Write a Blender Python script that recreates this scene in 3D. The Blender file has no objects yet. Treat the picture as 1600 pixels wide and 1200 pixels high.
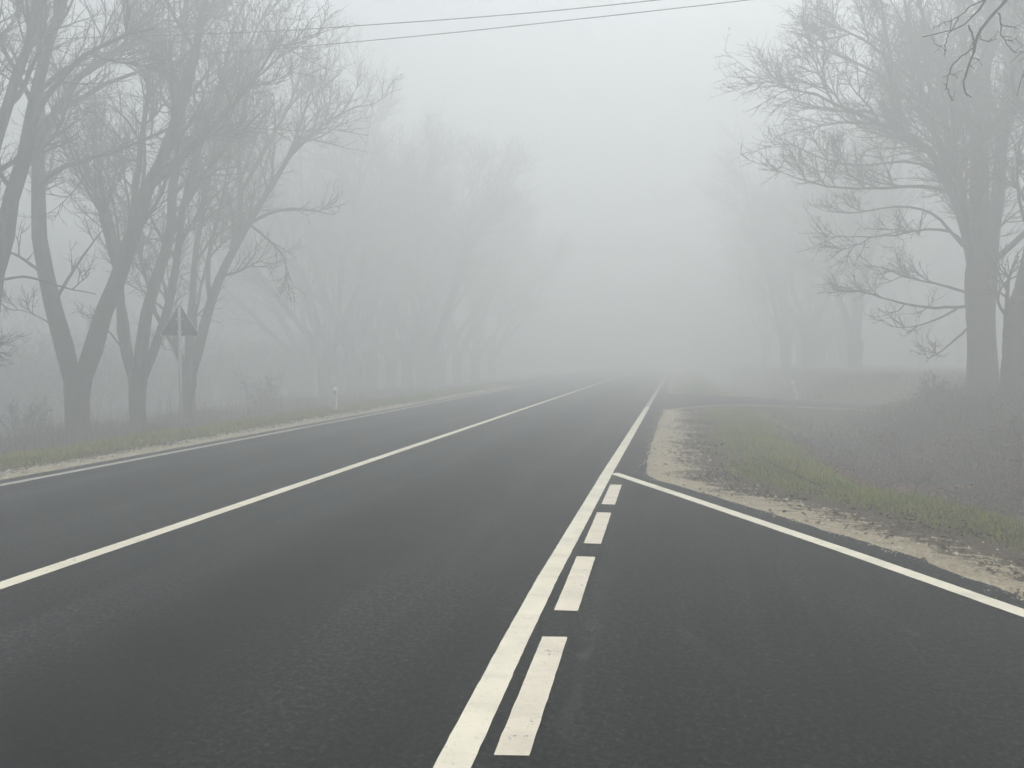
import bpy, math
import numpy as np
from mathutils import Vector, Matrix

R = math.radians
scene = bpy.context.scene
COL = scene.collection
rng = np.random.default_rng(7)

# ------------------------------------------------------------------ camera
F_PX, H_CAM = 1202.0, 1.53
YAW, PITCH = math.atan(260 / F_PX), math.atan(43 / F_PX)
FW = np.array((-math.sin(YAW) * math.cos(PITCH), math.cos(YAW) * math.cos(PITCH), -math.sin(PITCH)))
RT = np.array((math.cos(YAW), math.sin(YAW), 0.0))
UP = np.cross(RT, FW)
CAM = np.array((0.0, 0.0, H_CAM))


def ray(px, py):
    return FW * F_PX + RT * (px - 800) + UP * (600 - py)


def on_ground(px, py, z=0.0):
    d = ray(px, py)
    return CAM + d * ((z - H_CAM) / d[2])


def at_depth(px, py, c):
    return CAM + ray(px, py) / F_PX * c


cam = bpy.data.cameras.new("camera")
cam.sensor_width = 36.0
cam.lens = 36.0 * F_PX / 1600.0
cam.clip_start, cam.clip_end = 0.05, 3000
camo = bpy.data.objects.new("camera", cam)
COL.objects.link(camo)
camo.matrix_world = Matrix(((RT[0], UP[0], -FW[0], 0), (RT[1], UP[1], -FW[1], 0),
                            (RT[2], UP[2], -FW[2], H_CAM), (0, 0, 0, 1)))
scene.camera = camo


# ------------------------------------------------------------------ mesh helpers
def mesh_np(name, verts, quads=None, tris=None, smooth=False):
    verts = np.asarray(verts, np.float32).reshape(-1, 3)
    me = bpy.data.meshes.new(name)
    idx, starts, tot = [], [], 0
    for f, k in ((quads, 4), (tris, 3)):
        if f is not None and len(f):
            f = np.asarray(f, np.int32).reshape(-1, k)
            idx.append(f.ravel())
            starts.append(np.arange(len(f), dtype=np.int32) * k + tot)
            tot += f.size
    idx = np.concatenate(idx)
    starts = np.concatenate(starts)
    me.vertices.add(len(verts))
    me.vertices.foreach_set("co", verts.ravel())
    me.loops.add(len(idx))
    me.loops.foreach_set("vertex_index", idx)
    me.polygons.add(len(starts))
    me.polygons.foreach_set("loop_start", starts)
    me.update(calc_edges=True)
    me.validate()
    if smooth:
        me.polygons.foreach_set("use_smooth", np.ones(len(me.polygons), bool))
    return me


def obj(name, me, mat, parent=None, loc=(0, 0, 0)):
    o = bpy.data.objects.new(name, me)
    COL.objects.link(o)
    if mat is not None and not me.materials:
        me.materials.append(mat)
    o.location = loc
    if parent is not None:
        o.parent = parent
    return o


def tag(o, label=None, cat=None, group=None, kind=None):
    for k, v in (("label", label), ("category", cat), ("group", group), ("kind", kind)):
        if v:
            o[k] = v
    return o


def empty(name, loc, label, cat, group=None):
    o = bpy.data.objects.new(name, None)
    COL.objects.link(o)
    o.location = loc
    o.empty_display_size = 0.2
    return tag(o, label, cat, group)


def norm(v):
    return v / np.maximum(np.linalg.norm(v, axis=-1, keepdims=True), 1e-9)


def tubes(paths, radii, sides, bump=0.0):
    """paths (N,P,3), radii (N,P) -> verts, quads"""
    paths = np.asarray(paths, float)
    radii = np.asarray(radii, float)
    N, P, _ = paths.shape
    t = norm(np.gradient(paths, axis=1))
    mean = norm(paths[:, -1] - paths[:, 0])
    ref = np.where((np.abs(mean[:, 2]) > 0.8)[:, None], (1.0, 0.2, 0.0), (0.0, 0.0, 1.0))[:, None, :]
    u = norm(np.cross(t, np.broadcast_to(ref, t.shape)))
    v = np.cross(t, u)
    a = np.arange(sides) / sides * 2 * math.pi
    rr = radii[:, :, None] * np.ones((1, 1, sides))
    if bump:
        rr = rr * (1 + bump * rng.normal(size=rr.shape))
    ring = (paths[:, :, None, :] + rr[..., None] * (np.cos(a)[None, None, :, None] * u[:, :, None, :]
            + np.sin(a)[None, None, :, None] * v[:, :, None, :]))
    verts = ring.reshape(-1, 3)
    base = (np.arange(N)[:, None, None] * P + np.arange(P - 1)[None, :, None]) * sides
    k = np.arange(sides)[None, None, :]
    k2 = (k + 1) % sides
    q = np.stack([base + k, base + k2, base + sides + k2, base + sides + k], -1).reshape(-1, 4)
    return verts, q


class MB:
    def __init__(self):
        self.v, self.q, self.t, self.n = [], [], [], 0

    def add(self, v, q=None, t=None):
        v = np.asarray(v, float).reshape(-1, 3)
        self.v.append(v)
        if q is not None and len(q):
            self.q.append(np.asarray(q, np.int64).reshape(-1, 4) + self.n)
        if t is not None and len(t):
            self.t.append(np.asarray(t, np.int64).reshape(-1, 3) + self.n)
        self.n += len(v)

    def tube(self, path, rad, sides=8, cap=True):
        path = np.asarray(path, float)
        rad = np.broadcast_to(np.asarray(rad, float), (len(path),))
        v, q = tubes(path[None], rad[None], sides)
        m = len(v)
        if cap:
            v = np.vstack([v, path[:1], path[-1:]])
            k = np.arange(sides)
            k2 = (k + 1) % sides
            t = np.concatenate([np.stack([k2, k, np.full(sides, m)], -1),
                                np.stack([m - sides + k, m - sides + k2, np.full(sides, m + 1)], -1)])
            self.add(v, q, t)
        else:
            self.add(v, q)

    def box(self, lo, hi):
        x0, y0, z0 = lo
        x1, y1, z1 = hi
        self.add([(x0, y0, z0), (x1, y0, z0), (x1, y1, z0), (x0, y1, z0), (x0, y0, z1), (x1, y0, z1), (x1, y1, z1), (x0, y1, z1)],
                 [(3, 2, 1, 0), (4, 5, 6, 7), (0, 1, 5, 4), (1, 2, 6, 5), (2, 3, 7, 6), (3, 0, 4, 7)])

    def mesh(self, name, smooth=False, origin=(0, 0, 0)):
        return mesh_np(name, np.concatenate(self.v) - np.asarray(origin), np.concatenate(self.q) if self.q else None,
                       np.concatenate(self.t) if self.t else None, smooth)


# ------------------------------------------------------------------ materials
def new_mat(name):
    m = bpy.data.materials.new(name)
    m.use_nodes = True
    nt = m.node_tree
    return m, nt, nt.nodes["Principled BSDF"]


def N(nt, typ, **kw):
    n = nt.nodes.new(typ)
    for k, v in kw.items():
        setattr(n, k, v)
    return n


def L(nt, a, b):
    nt.links.new(a, b)


def noise(nt, scale, detail=4, rough=0.6, vec=None):
    n = N(nt, "ShaderNodeTexNoise")
    n.inputs["Scale"].default_value = scale
    n.inputs["Detail"].default_value = detail
    n.inputs["Roughness"].default_value = rough
    if vec is not None:
        L(nt, vec, n.inputs["Vector"])
    return n.outputs["Fac"]


def coords(nt, scale=None):
    tc = N(nt, "ShaderNodeTexCoord").outputs["Object"]
    if scale:
        mp = N(nt, "ShaderNodeMapping")
        mp.inputs["Scale"].default_value = scale
        L(nt, tc, mp.inputs["Vector"])
        return mp.outputs["Vector"]
    return tc


def ramp(nt, fac, stops):
    r = N(nt, "ShaderNodeValToRGB")
    el = r.color_ramp.elements
    while len(el) < len(stops):
        el.new(0.5)
    for e, (p, c) in zip(el, stops):
        e.position = p
        e.color = (c[0], c[1], c[2], 1) if hasattr(c, "__len__") else (c, c, c, 1)
    L(nt, fac, r.inputs["Fac"])
    return r.outputs["Color"]


def mixc(nt, fac, a, b, mode="MIX"):
    m = N(nt, "ShaderNodeMix", data_type="RGBA", blend_type=mode)
    for s, v in (("Factor", fac), ("A", a), ("B", b)):
        sock = [i for i in m.inputs if i.name == s and (i.type == "RGBA" if s != "Factor" else i.type == "VALUE")][0]
        if hasattr(v, "default_value") or hasattr(v, "is_output"):
            L(nt, v, sock)
        elif s == "Factor":
            sock.default_value = v
        else:
            sock.default_value = (*v, 1) if len(v) == 3 else v
    return [o for o in m.outputs if o.type == "RGBA"][0]


def math_n(nt, op, a, b=None, c=None, clamp=False):
    m = N(nt, "ShaderNodeMath", operation=op, use_clamp=clamp)
    for i, v in enumerate((a, b, c)):
        if v is None:
            continue
        if hasattr(v, "is_output"):
            L(nt, v, m.inputs[i])
        else:
            m.inputs[i].default_value = v
    return m.outputs[0]


def smooth_n(nt, val, lo, hi):
    m = N(nt, "ShaderNodeMapRange", interpolation_type="SMOOTHSTEP")
    L(nt, val, m.inputs["Value"])
    m.inputs["From Min"].default_value = lo
    m.inputs["From Max"].default_value = hi
    return m.outputs["Result"]


def bump(nt, bsdf, h, strength, dist=0.01):
    b = N(nt, "ShaderNodeBump")
    b.inputs["Strength"].default_value = strength
    b.inputs["Distance"].default_value = dist
    L(nt, h, b.inputs["Height"])
    L(nt, b.outputs["Normal"], bsdf.inputs["Normal"])


def simple_mat(name, c0, c1, scale, rough=0.85, spec=0.2, bmp=0.0):
    m, nt, b = new_mat(name)
    co = coords(nt)
    f = noise(nt, scale, 5, 0.6, co)
    L(nt, ramp(nt, f, [(0.3, c0), (0.7, c1)]), b.inputs["Base Color"])
    b.inputs["Roughness"].default_value = rough
    b.inputs["Specular IOR Level"].default_value = spec
    if bmp:
        bump(nt, b, noise(nt, scale * 3, 5, 0.65, co), bmp)
    return m


def asphalt_mat():
    m, nt, b = new_mat("asphalt")
    co = coords(nt)
    agg = noise(nt, 30, 7, 0.92, co)
    fine = noise(nt, 34, 4, 0.75, co)
    big = noise(nt, 0.55, 5, 0.6, co)
    streak = noise(nt, 1.0, 5, 0.6, coords(nt, (2.6, 0.16, 1)))
    base = ramp(nt, agg, [(0.38, (0.006, 0.0061, 0.0062)), (0.52, (0.026, 0.0262, 0.0264)), (0.64, (0.10, 0.10, 0.098))])
    base = mixc(nt, 0.75, base, ramp(nt, fine, [(0.34, 0.35), (0.66, 1.6)]), "MULTIPLY")
    base = mixc(nt, 0.9, base, ramp(nt, big, [(0.3, 0.68), (0.7, 1.3)]), "MULTIPLY")
    base = mixc(nt, 0.8, base, ramp(nt, streak, [(0.32, 0.62), (0.68, 1.45)]), "MULTIPLY")
    # oil-darkened band along the middle of each lane
    sep = N(nt, "ShaderNodeSeparateXYZ")
    L(nt, co, sep.inputs[0])
    x = math_n(nt, "ADD", sep.outputs["X"], math_n(nt, "MULTIPLY", math_n(nt, "SUBTRACT", big, 0.5), 0.9))
    for cx, w, k in ((-2.62, 0.72, 0.34), (-6.2, 0.6, 0.68)):
        dd = math_n(nt, "ABSOLUTE", math_n(nt, "SUBTRACT", x, cx))
        f = smooth_n(nt, dd, w, 0.05)
        f = math_n(nt, "MULTIPLY", f, ramp(nt, streak, [(0.25, 0.45), (0.6, 1.0)]))
        base = mixc(nt, f, base, mixc(nt, 1.0, base, (k, k * 0.985, k * 0.965), "MULTIPLY"))
    for cx, w in ((-3.55, 0.55), (-1.65, 0.5), (-7.1, 0.5), (-5.3, 0.5)):
        dd = math_n(nt, "ABSOLUTE", math_n(nt, "SUBTRACT", x, cx))
        f = math_n(nt, "MULTIPLY", smooth_n(nt, dd, w, 0.05), ramp(nt, streak, [(0.3, 0.3), (0.6, 1.0)]))
        base = mixc(nt, f, base, mixc(nt, 1.0, base, (1.55, 1.55, 1.55), "MULTIPLY"))
    # pale grit specks
    sp = N(nt, "ShaderNodeTexVoronoi")
    sp.inputs["Scale"].default_value = 26
    L(nt, co, sp.inputs["Vector"])
    spk = math_n(nt, "MULTIPLY", smooth_n(nt, sp.outputs["Distance"], 0.13, 0.06), smooth_n(nt, noise(nt, 9, 2, 0.5, co), 0.60, 0.72))
    base = mixc(nt, spk, base, (0.17, 0.165, 0.15))
    L(nt, base, b.inputs["Base Color"])
    L(nt, ramp(nt, big, [(0.3, 0.72), (0.7, 0.88)]), b.inputs["Roughness"])
    b.inputs["Specular IOR Level"].default_value = 0.18
    bump(nt, b, math_n(nt, "ADD", agg, math_n(nt, "MULTIPLY", noise(nt, 60, 3, 0.8, co), 0.5)), 1.0, 0.045)
    return m


def paint_mat(name, tint, wear):
    m, nt, b = new_mat(name)
    co = coords(nt)
    big = noise(nt, 2.2, 5, 0.6, co)
    pit = noise(nt, 38, 4, 0.7, co)
    col = ramp(nt, big, [(0.3, [c * 0.88 for c in tint]), (0.7, tint)])
    col = mixc(nt, 0.7, col, ramp(nt, pit, [(0.26, 0.66), (0.44, 1.0)]), "MULTIPLY")
    grime = noise(nt, 1.0, 5, 0.65, coords(nt, (1.5, 4.0, 1)))
    col = mixc(nt, 0.8, col, ramp(nt, grime, [(0.3, 0.80), (0.55, 1.0)]), "MULTIPLY")
    w = math_n(nt, "ADD", noise(nt, 24, 6, 0.75, co), math_n(nt, "MULTIPLY", noise(nt, 1.3, 3, 0.5, co), 0.55))
    f = smooth_n(nt, w, wear, wear - 0.05)
    f = smooth_n(nt, w, wear, wear + 0.04)
    col = mixc(nt, f, col, (0.06, 0.058, 0.055))
    L(nt, col, b.inputs["Base Color"])
    b.inputs["Roughness"].default_value = 0.6
    b.inputs["Specular IOR Level"].default_value = 0.25
    bump(nt, b, pit, 0.25, 0.003)
    return m


def ground_mat():
    m, nt, b = new_mat("verge_ground")
    co = coords(nt)
    at = N(nt, "ShaderNodeAttribute", attribute_name="edge_distance").outputs["Fac"]
    lf = N(nt, "ShaderNodeAttribute", attribute_name="left_side").outputs["Fac"]
    wob = math_n(nt, "ADD", math_n(nt, "MULTIPLY", math_n(nt, "SUBTRACT", noise(nt, 0.9, 3, 0.6, co), 0.5), 0.75),
                 math_n(nt, "MULTIPLY", math_n(nt, "SUBTRACT", noise(nt, 4.0, 7, 0.8, coords(nt, (0.55, 1.3, 1))), 0.5), 3.0))
    d = math_n(nt, "ADD", at, wob)
    d = math_n(nt, "SUBTRACT", d, math_n(nt, "MULTIPLY", lf, 0.12))
    g1 = noise(nt, 45, 5, 0.8, co)
    g2 = noise(nt, 2.5, 4, 0.6, co)
    vor = N(nt, "ShaderNodeTexVoronoi")
    vor.inputs["Scale"].default_value = 24
    L(nt, co, vor.inputs["Vector"])
    gravel = ramp(nt, g1, [(0.32, (0.28, 0.232, 0.155)), (0.55, (0.53, 0.45, 0.315)), (0.72, (0.70, 0.62, 0.46))])
    gravel = mixc(nt, 0.55, gravel, ramp(nt, vor.outputs["Distance"], [(0.0, 1.15), (0.6, 0.62)]), "MULTIPLY")
    gravel = mixc(nt, 0.8, gravel, ramp(nt, g2, [(0.3, 0.78), (0.7, 1.1)]), "MULTIPLY")
    leaf = ramp(nt, noise(nt, 17, 6, 0.8, co), [(0.3, (0.035, 0.026, 0.018)), (0.5, (0.085, 0.062, 0.042)), (0.7, (0.17, 0.135, 0.095))])
    soil = ramp(nt, noise(nt, 7, 6, 0.75, co), [(0.3, (0.04, 0.048, 0.015)), (0.55, (0.085, 0.10, 0.028)), (0.75, (0.13, 0.11, 0.05))])
    brown = ramp(nt, noise(nt, 4.5, 7, 0.8, co), [(0.3, (0.011, 0.008, 0.0045)), (0.5, (0.027, 0.018, 0.010)), (0.72, (0.075, 0.050, 0.028))])
    col = mixc(nt, smooth_n(nt, d, 0.48, 0.66), gravel, leaf)
    col = mixc(nt, smooth_n(nt, d, 1.15, 1.6), col, soil)
    col = mixc(nt, smooth_n(nt, d, 2.6, 3.3), col, brown)
    L(nt, col, b.inputs["Base Color"])
    b.inputs["Roughness"].default_value = 0.95
    b.inputs["Specular IOR Level"].default_value = 0.1
    bump(nt, b, math_n(nt, "ADD", g1, math_n(nt, "MULTIPLY", vor.outputs["Distance"], -0.6)), 0.9, 0.02)
    return m


def blade_mat(name, stops, scale, trans=0.25):
    m, nt, b = new_mat(name)
    co = coords(nt)
    f = math_n(nt, "ADD", math_n(nt, "MULTIPLY", noise(nt, scale, 4, 0.7, co), 0.6),
               math_n(nt, "MULTIPLY", noise(nt, scale * 22, 2, 0.5, co), 0.4))
    c = ramp(nt, f, stops)
    L(nt, c, b.inputs["Base Color"])
    b.inputs["Roughness"].default_value = 0.8
    b.inputs["Specular IOR Level"].default_value = 0.15
    return m


M_ASPHALT = asphalt_mat()
M_PAINT = paint_mat("road_paint", (0.80, 0.74, 0.595), 0.945)
M_DASH = paint_mat("worn_road_paint", (0.75, 0.68, 0.55), 0.93)
M_FAINT = paint_mat("dirty_road_paint", (0.42, 0.41, 0.37), 0.90)
M_GROUND = ground_mat()
M_BARK = simple_mat("bark", (0.022, 0.020, 0.016), (0.062, 0.056, 0.045), 9, 0.95, 0.1, 0.6)
M_TWIG = simple_mat("twig_bark", (0.040, 0.034, 0.027), (0.085, 0.072, 0.058), 3, 0.95, 0.1)
M_NEAR_TWIG = simple_mat("damp_twig_bark", (0.018, 0.015, 0.013), (0.045, 0.038, 0.032), 30, 0.8, 0.2, 0.3)
M_BRAMBLE = simple_mat("bramble_stem", (0.022, 0.012, 0.007), (0.085, 0.048, 0.025), 1.5, 0.9, 0.15)
M_SEED = simple_mat("withered_seed", (0.055, 0.042, 0.026), (0.12, 0.09, 0.055), 4, 0.9, 0.1)
M_GRASS = blade_mat("grass_blades", [(0.30, (0.080, 0.110, 0.012)), (0.46, (0.19, 0.22, 0.026)), (0.60, (0.33, 0.29, 0.055)), (0.75, (0.42, 0.30, 0.10))], 1.3)
M_DRY = blade_mat("dry_grass_blades", [(0.30, (0.018, 0.012, 0.006)), (0.5, (0.050, 0.033, 0.015)), (0.68, (0.14, 0.098, 0.045))], 0.8)
M_RUST = blade_mat("rust_leaf", [(0.30, (0.08, 0.03, 0.014)), (0.55, (0.20, 0.08, 0.036)), (0.7, (0.28, 0.15, 0.075))], 1.2)
M_LEAF = blade_mat("fallen_leaf", [(0.30, (0.04, 0.026, 0.016)), (0.5, (0.095, 0.062, 0.038)), (0.7, (0.19, 0.135, 0.085))], 3.0)
M_STONE = simple_mat("limestone_chips", (0.30, 0.27, 0.215), (0.60, 0.56, 0.47), 14, 0.9, 0.15)
M_STEEL = simple_mat("galvanised_steel", (0.36, 0.37, 0.37), (0.47, 0.48, 0.48), 12, 0.5, 0.4)
M_BACK = simple_mat("sign_back_grey", (0.018, 0.020, 0.022), (0.032, 0.034, 0.036), 6, 0.7, 0.2)
M_WHITE = simple_mat("white_plastic", (0.66, 0.66, 0.64), (0.80, 0.80, 0.78), 5, 0.55, 0.3)
M_RED = simple_mat("red_sign_sheeting", (0.45, 0.02, 0.02), (0.52, 0.03, 0.03), 5, 0.5, 0.3)
M_BLACK = simple_mat("black_plastic", (0.015, 0.015, 0.015), (0.03, 0.03, 0.03), 5, 0.6, 0.3)
M_REFL = simple_mat("reflector", (0.25, 0.25, 0.25), (0.35, 0.35, 0.35), 60, 0.2, 0.6)
M_WIRE = simple_mat("cable", (0.07, 0.07, 0.07), (0.10, 0.10, 0.10), 2, 0.7, 0.2)

# ------------------------------------------------------------------ ground plan
LEFT_EDGE, LEFT_LINE, MID_LINE = -8.2, -7.86, -4.41
bay_px = [(1591, 931.5), (1552, 915), (1512, 902.5), (1470, 887), (1425, 868), (1380, 855), (1337, 842), (1270, 822), (1206, 802.5), (1140, 783),
          (1075, 763), (1045, 755), (1022, 749), (1014, 744), (1010, 738), (1009, 730), (1012, 712), (1018, 689), (1024, 672), (1031, 654), (1036, 646)]
bay = [tuple(on_ground(*p)[:2]) for p in bay_px]
right_edge = [(3.3, -40), (3.2, -3), (3.0, 1.5), (2.62, 3.6)] + bay + [(-0.40, 22.7), (-0.48, 34.0), (-0.5, 60), (-0.5, 320)]
main_poly = right_edge + [(LEFT_EDGE, 320), (LEFT_EDGE, -40)]
near_side = [(-0.40, 22.7), (-0.1, 23.6), (0.5, 24.5), (1.3, 25.4), (2.6, 26.3), (5, 27.0), (9, 27.4), (40, 28)]
far_side = [(-0.48, 34.0), (-0.1, 33.1), (0.6, 32.5), (1.4, 32.1), (2.6, 31.8), (5, 31.6), (9, 31.6), (40, 32)]
side_poly = near_side + far_side[::-1]


def seg_dist(p, poly, closed=True):
    a = np.asarray(poly, float)
    b = np.roll(a, -1, 0)
    if not closed:
        a, b = a[:-1], b[:-1]
    best = np.full(len(p), 1e9)
    for i in range(len(a)):
        e = b[i] - a[i]
        t = np.clip(((p - a[i]) @ e) / max(e @ e, 1e-9), 0, 1)
        best = np.minimum(best, np.linalg.norm(p - (a[i] + t[:, None] * e), axis=1))
    return best


def inside(p, poly):
    a = np.asarray(poly, float)
    b = np.roll(a, -1, 0)
    r = np.zeros(len(p), bool)
    for i in range(len(a)):
        c = (a[i, 1] > p[:, 1]) != (b[i, 1] > p[:, 1])
        dy = b[i, 1] - a[i, 1]
        xi = a[i, 0] + (p[:, 1] - a[i, 1]) / (dy if abs(dy) > 1e-9 else 1e-9) * (b[i, 0] - a[i, 0])
        r ^= c & (p[:, 0] < xi)
    return r


def sstep(x, a, b):
    t = np.clip((x - a) / (b - a), 0, 1)
    return t * t * (3 - 2 * t)


_W = rng.uniform(0, 6.28, (14, 3))
_K = rng.uniform(0.25, 1.9, (14, 2)) * rng.choice([-1, 1], (14, 2))


def wobble(x, y):
    s = 0
    for k, w in zip(_K, _W):
        s = s + np.sin(k[0] * x + k[1] * y + w[0]) / (0.6 + np.hypot(*k))
    return s / 5.0


def side_z(x):
    return -0.004 - 0.28 * sstep(x, 0.5, 9.0)


def fields(x, y):
    p = np.stack([x, y], -1)
    im, is_ = inside(p, main_poly), inside(p, side_poly)
    dm = np.where(im, 0, seg_dist(p, main_poly))
    ds = np.where(is_, 0, seg_dist(p, side_poly))
    return dm, ds


def height(x, y):
    x, y = np.asarray(x, float), np.asarray(y, float)
    dm, ds = fields(x, y)
    left = x < -4.4
    pl = -0.03 - 0.03 * np.clip(dm, 0, 2.4) - 0.58 * sstep(dm, 2.3, 5.0) - 0.9 * sstep(dm, 8, 16) + 0.9 * sstep(dm, 30, 70)
    pr = -0.03 - 0.03 * np.clip(dm, 0, 2) - 0.66 * sstep(dm, 2.0, 4.2) + 1.25 * sstep(dm, 4.4, 8.2) + 0.9 * sstep(dm, 26, 60)
    rough = wobble(x, y) * 0.12 * sstep(dm, 1.5, 5) + wobble(x * 3.1 + 5, y * 3.1) * 0.035 * sstep(dm, 0.3, 2)
    z = np.where(left, pl, pr) + rough
    w = sstep(ds, 0.0, 2.8)
    z = np.where(left, z, (side_z(x) - 0.03) * (1 - w) + z * w)
    z = np.where((dm == 0), -0.03, z)
    return z


def hz(x, y):
    return float(height(np.array([x]), np.array([y]))[0])


def axis_pts(stops):
    out = []
    for (a, b, s) in stops:
        out.append(np.arange(a, b - 1e-6, s))
    return np.unique(np.concatenate(out + [[stops[-1][1]]]))


gx = axis_pts([(-190, -60, 12), (-60, -20, 2.0), (-20, -8, 0.22), (-8, -1.2, 1.7), (-1.2, 9, 0.16), (9, 24, 0.5), (24, 60, 3), (60, 190, 13)])
gy = axis_pts([(-60, 0, 6), (0, 3, 0.5), (3, 16, 0.16), (16, 36, 0.3), (36, 70, 1.0), (70, 120, 5), (120, 330, 15)])
X, Y = np.meshgrid(gx, gy)
gxx, gyy = X.ravel(), Y.ravel()
gz = height(gxx, gyy)
nx, ny = len(gx), len(gy)
ii, jj = np.meshgrid(np.arange(nx - 1), np.arange(ny - 1))
q = np.stack([jj * nx + ii, jj * nx + ii + 1, (jj + 1) * nx + ii + 1, (jj + 1) * nx + ii], -1).reshape(-1, 4)
gm = mesh_np("ground", np.stack([gxx, gyy, gz], -1), q, smooth=True)
dm, ds = fields(gxx, gyy)
at = gm.attributes.new("edge_distance", "FLOAT", "POINT")
at.data.foreach_set("value", np.where(gyy > 24.0, np.minimum(dm + 0.45, ds + 0.45), np.minimum(dm, ds + 0.3)).astype(np.float32))
at = gm.attributes.new("left_side", "FLOAT", "POINT")
at.data.foreach_set("value", (gxx < -4.4).astype(np.float32))
tag(obj("ground", gm, M_GROUND), kind="structure")


def densify(poly, step):
    out = []
    for a, b in zip(poly, poly[1:] + poly[:1]):
        a, b = np.array(a), np.array(b)
        n = max(1, int(np.linalg.norm(b - a) / step)) if np.linalg.norm(b - a) < 30 else 1
        for k in range(n):
            out.append(tuple(a + (b - a) * k / n))
    return out


def flat_poly(name, poly, z, mat, ragged=0.0):
    import bmesh
    bm = bmesh.new()
    pts = poly
    if ragged:
        pts = densify(poly, 0.12)
        pts = [(x + rng.normal() * ragged if x > -8.4 and y < 60 else x, y + rng.normal() * ragged) for x, y in pts]
    zz = z if callable(z) else (lambda x: z)
    vs = [bm.verts.new((x, y, zz(x))) for x, y in pts]
    f = bm.faces.new(vs)
    bmesh.ops.triangulate(bm, faces=[f])
    bmesh.ops.recalc_face_normals(bm, faces=bm.faces)
    if sum(fc.normal.z for fc in bm.faces) < 0:
        bmesh.ops.reverse_faces(bm, faces=bm.faces)
    me = bpy.data.meshes.new(name)
    bm.to_mesh(me)
    bm.free()
    return obj(name, me, mat)


tag(flat_poly("road", main_poly, 0.0, M_ASPHALT, 0.011), kind="structure")
# side road as a strip that follows its slope
ns, fs = np.array(near_side), np.array(far_side)
sv, sq = [], []
xs = np.linspace(0, 1, 30)
for t in xs:
    k = t * (len(ns) - 1)
    i = min(int(k), len(ns) - 2)
    a, b = ns[i] + (ns[i + 1] - ns[i]) * (k - i), fs[i] + (fs[i + 1] - fs[i]) * (k - i)
    for s in np.linspace(0, 1, 7):
        p = a + (b - a) * s
        sv.append((p[0], p[1], float(side_z(np.array(p[0])))))
for i in range(29):
    for j in range(6):
        sq.append((i * 7 + j, (i + 1) * 7 + j, (i + 1) * 7 + j + 1, i * 7 + j + 1))
tag(obj("side_road", mesh_np("side_road", sv, sq), M_ASPHALT), kind="structure")


def band(name, pts, width, z, mat, label=None, jag=0.004):
    """painted line: a strip along a ground polyline, edges slightly uneven"""
    pts = np.asarray(pts, float)
    seg = np.linalg.norm(np.diff(pts, axis=0), axis=1)
    s = np.concatenate([[0], np.cumsum(seg)])
    n = min(900, max(2, int(s[-1] / 0.06)))
    u = np.linspace(0, s[-1], n)
    p = np.stack([np.interp(u, s, pts[:, 0]), np.interp(u, s, pts[:, 1])], -1)
    t = norm(np.gradient(p, axis=0))
    nrm = np.stack([-t[:, 1], t[:, 0]], -1)
    wl = width / 2 + rng.normal(size=n) * jag
    wr = width / 2 + rng.normal(size=n) * jag
    zz = z(p[:, 0]) if callable(z) else np.full(n, z)
    a = np.column_stack([p + nrm * wl[:, None], zz])
    b = np.column_stack([p - nrm * wr[:, None], zz])
    k = np.arange(n - 1)
    q = np.stack([k, k + n, k + n + 1, k + 1], -1)
    me = mesh_np(name, np.vstack([a, b]), q)
    me.flip_normals() if me.polygons[0].normal.z < 0 else None
    o = obj(name, me, mat)
    return tag(o, label, kind="structure")


def G(px, py):
    return on_ground(px, py)[:2]


def mid(l, r):
    return (np.array(G(*l)) + np.array(G(*r))) / 2


right_line = [mid((677.5, 1199), (736.7, 1199)), mid((784.2, 1000), (826.7, 1000)), mid((840, 902), (873, 902)), mid((940.8, 739), (957.5, 739)), mid((1008, 636), (1015.3, 636))]
rl0 = right_line[0] + (right_line[0] - right_line[1]) * 3
band("centre_line", [(MID_LINE, -20), (MID_LINE, 60), (MID_LINE, 200)], 0.145, 0.004, M_PAINT, jag=0.0012)
band("left_edge_line", [(LEFT_LINE, -20), (LEFT_LINE, 60), (LEFT_LINE, 200)], 0.13, 0.004, M_FAINT, jag=0.0012)
band("right_edge_line", [rl0] + right_line, 0.14, 0.004, M_PAINT, jag=0.001)
e = right_line[-1]
band("right_edge_line", [(e[0], e[1] + 0.001), (e[0] - 0.01, 34), (e[0] - 0.02, 200)], 0.13, 0.004, M_FAINT, jag=0.0012)
bl = [mid((961, 739.3), (955, 743)), mid((1075, 774.5), (1075, 782)), mid((1206, 817.5), (1206, 827.5)), mid((1337, 861), (1337, 873)), mid((1596, 949), (1596, 967))]
bl[0] = right_line[3] + np.array((0.085, -0.02))
band("bay_edge_line", bl + [bl[-1] + (bl[-1] - bl[-2]) * 1.2], 0.135, 0.0045, M_PAINT, jag=0.0012)
dash_px = [[(847.5, 995.5), (886.7, 996.5), (827, 1182.5), (771, 1181.5)],
           [(901, 870), (930.2, 871), (903, 955.5), (865.5, 954.5)],
           [(933, 801), (955, 801.8), (939, 850.5), (912, 849.5)],
           [(953.5, 757.6), (971.5, 758), (961, 789), (939.8, 788.3)]]
for k, d in enumerate(dash_px):
    c = [np.array(G(*p)) for p in d]
    n = 24
    u = np.linspace(0, 1, n)[:, None]
    a = c[3] + (c[0] - c[3]) * u + np.column_stack([rng.normal(size=n) * 0.0010, rng.normal(size=n) * 0.0010])
    b = c[2] + (c[1] - c[2]) * u + np.column_stack([rng.normal(size=n) * 0.0010, rng.normal(size=n) * 0.0010])
    v = np.vstack([np.column_stack([a, np.full(n, 0.0048)]), np.column_stack([b, np.full(n, 0.0048)])])
    kk = np.arange(n - 1)
    tag(obj("lane_dash", mesh_np("lane_dash", v, np.stack([kk, kk + n, kk + n + 1, kk + 1], -1)), M_DASH), kind="structure")
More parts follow.
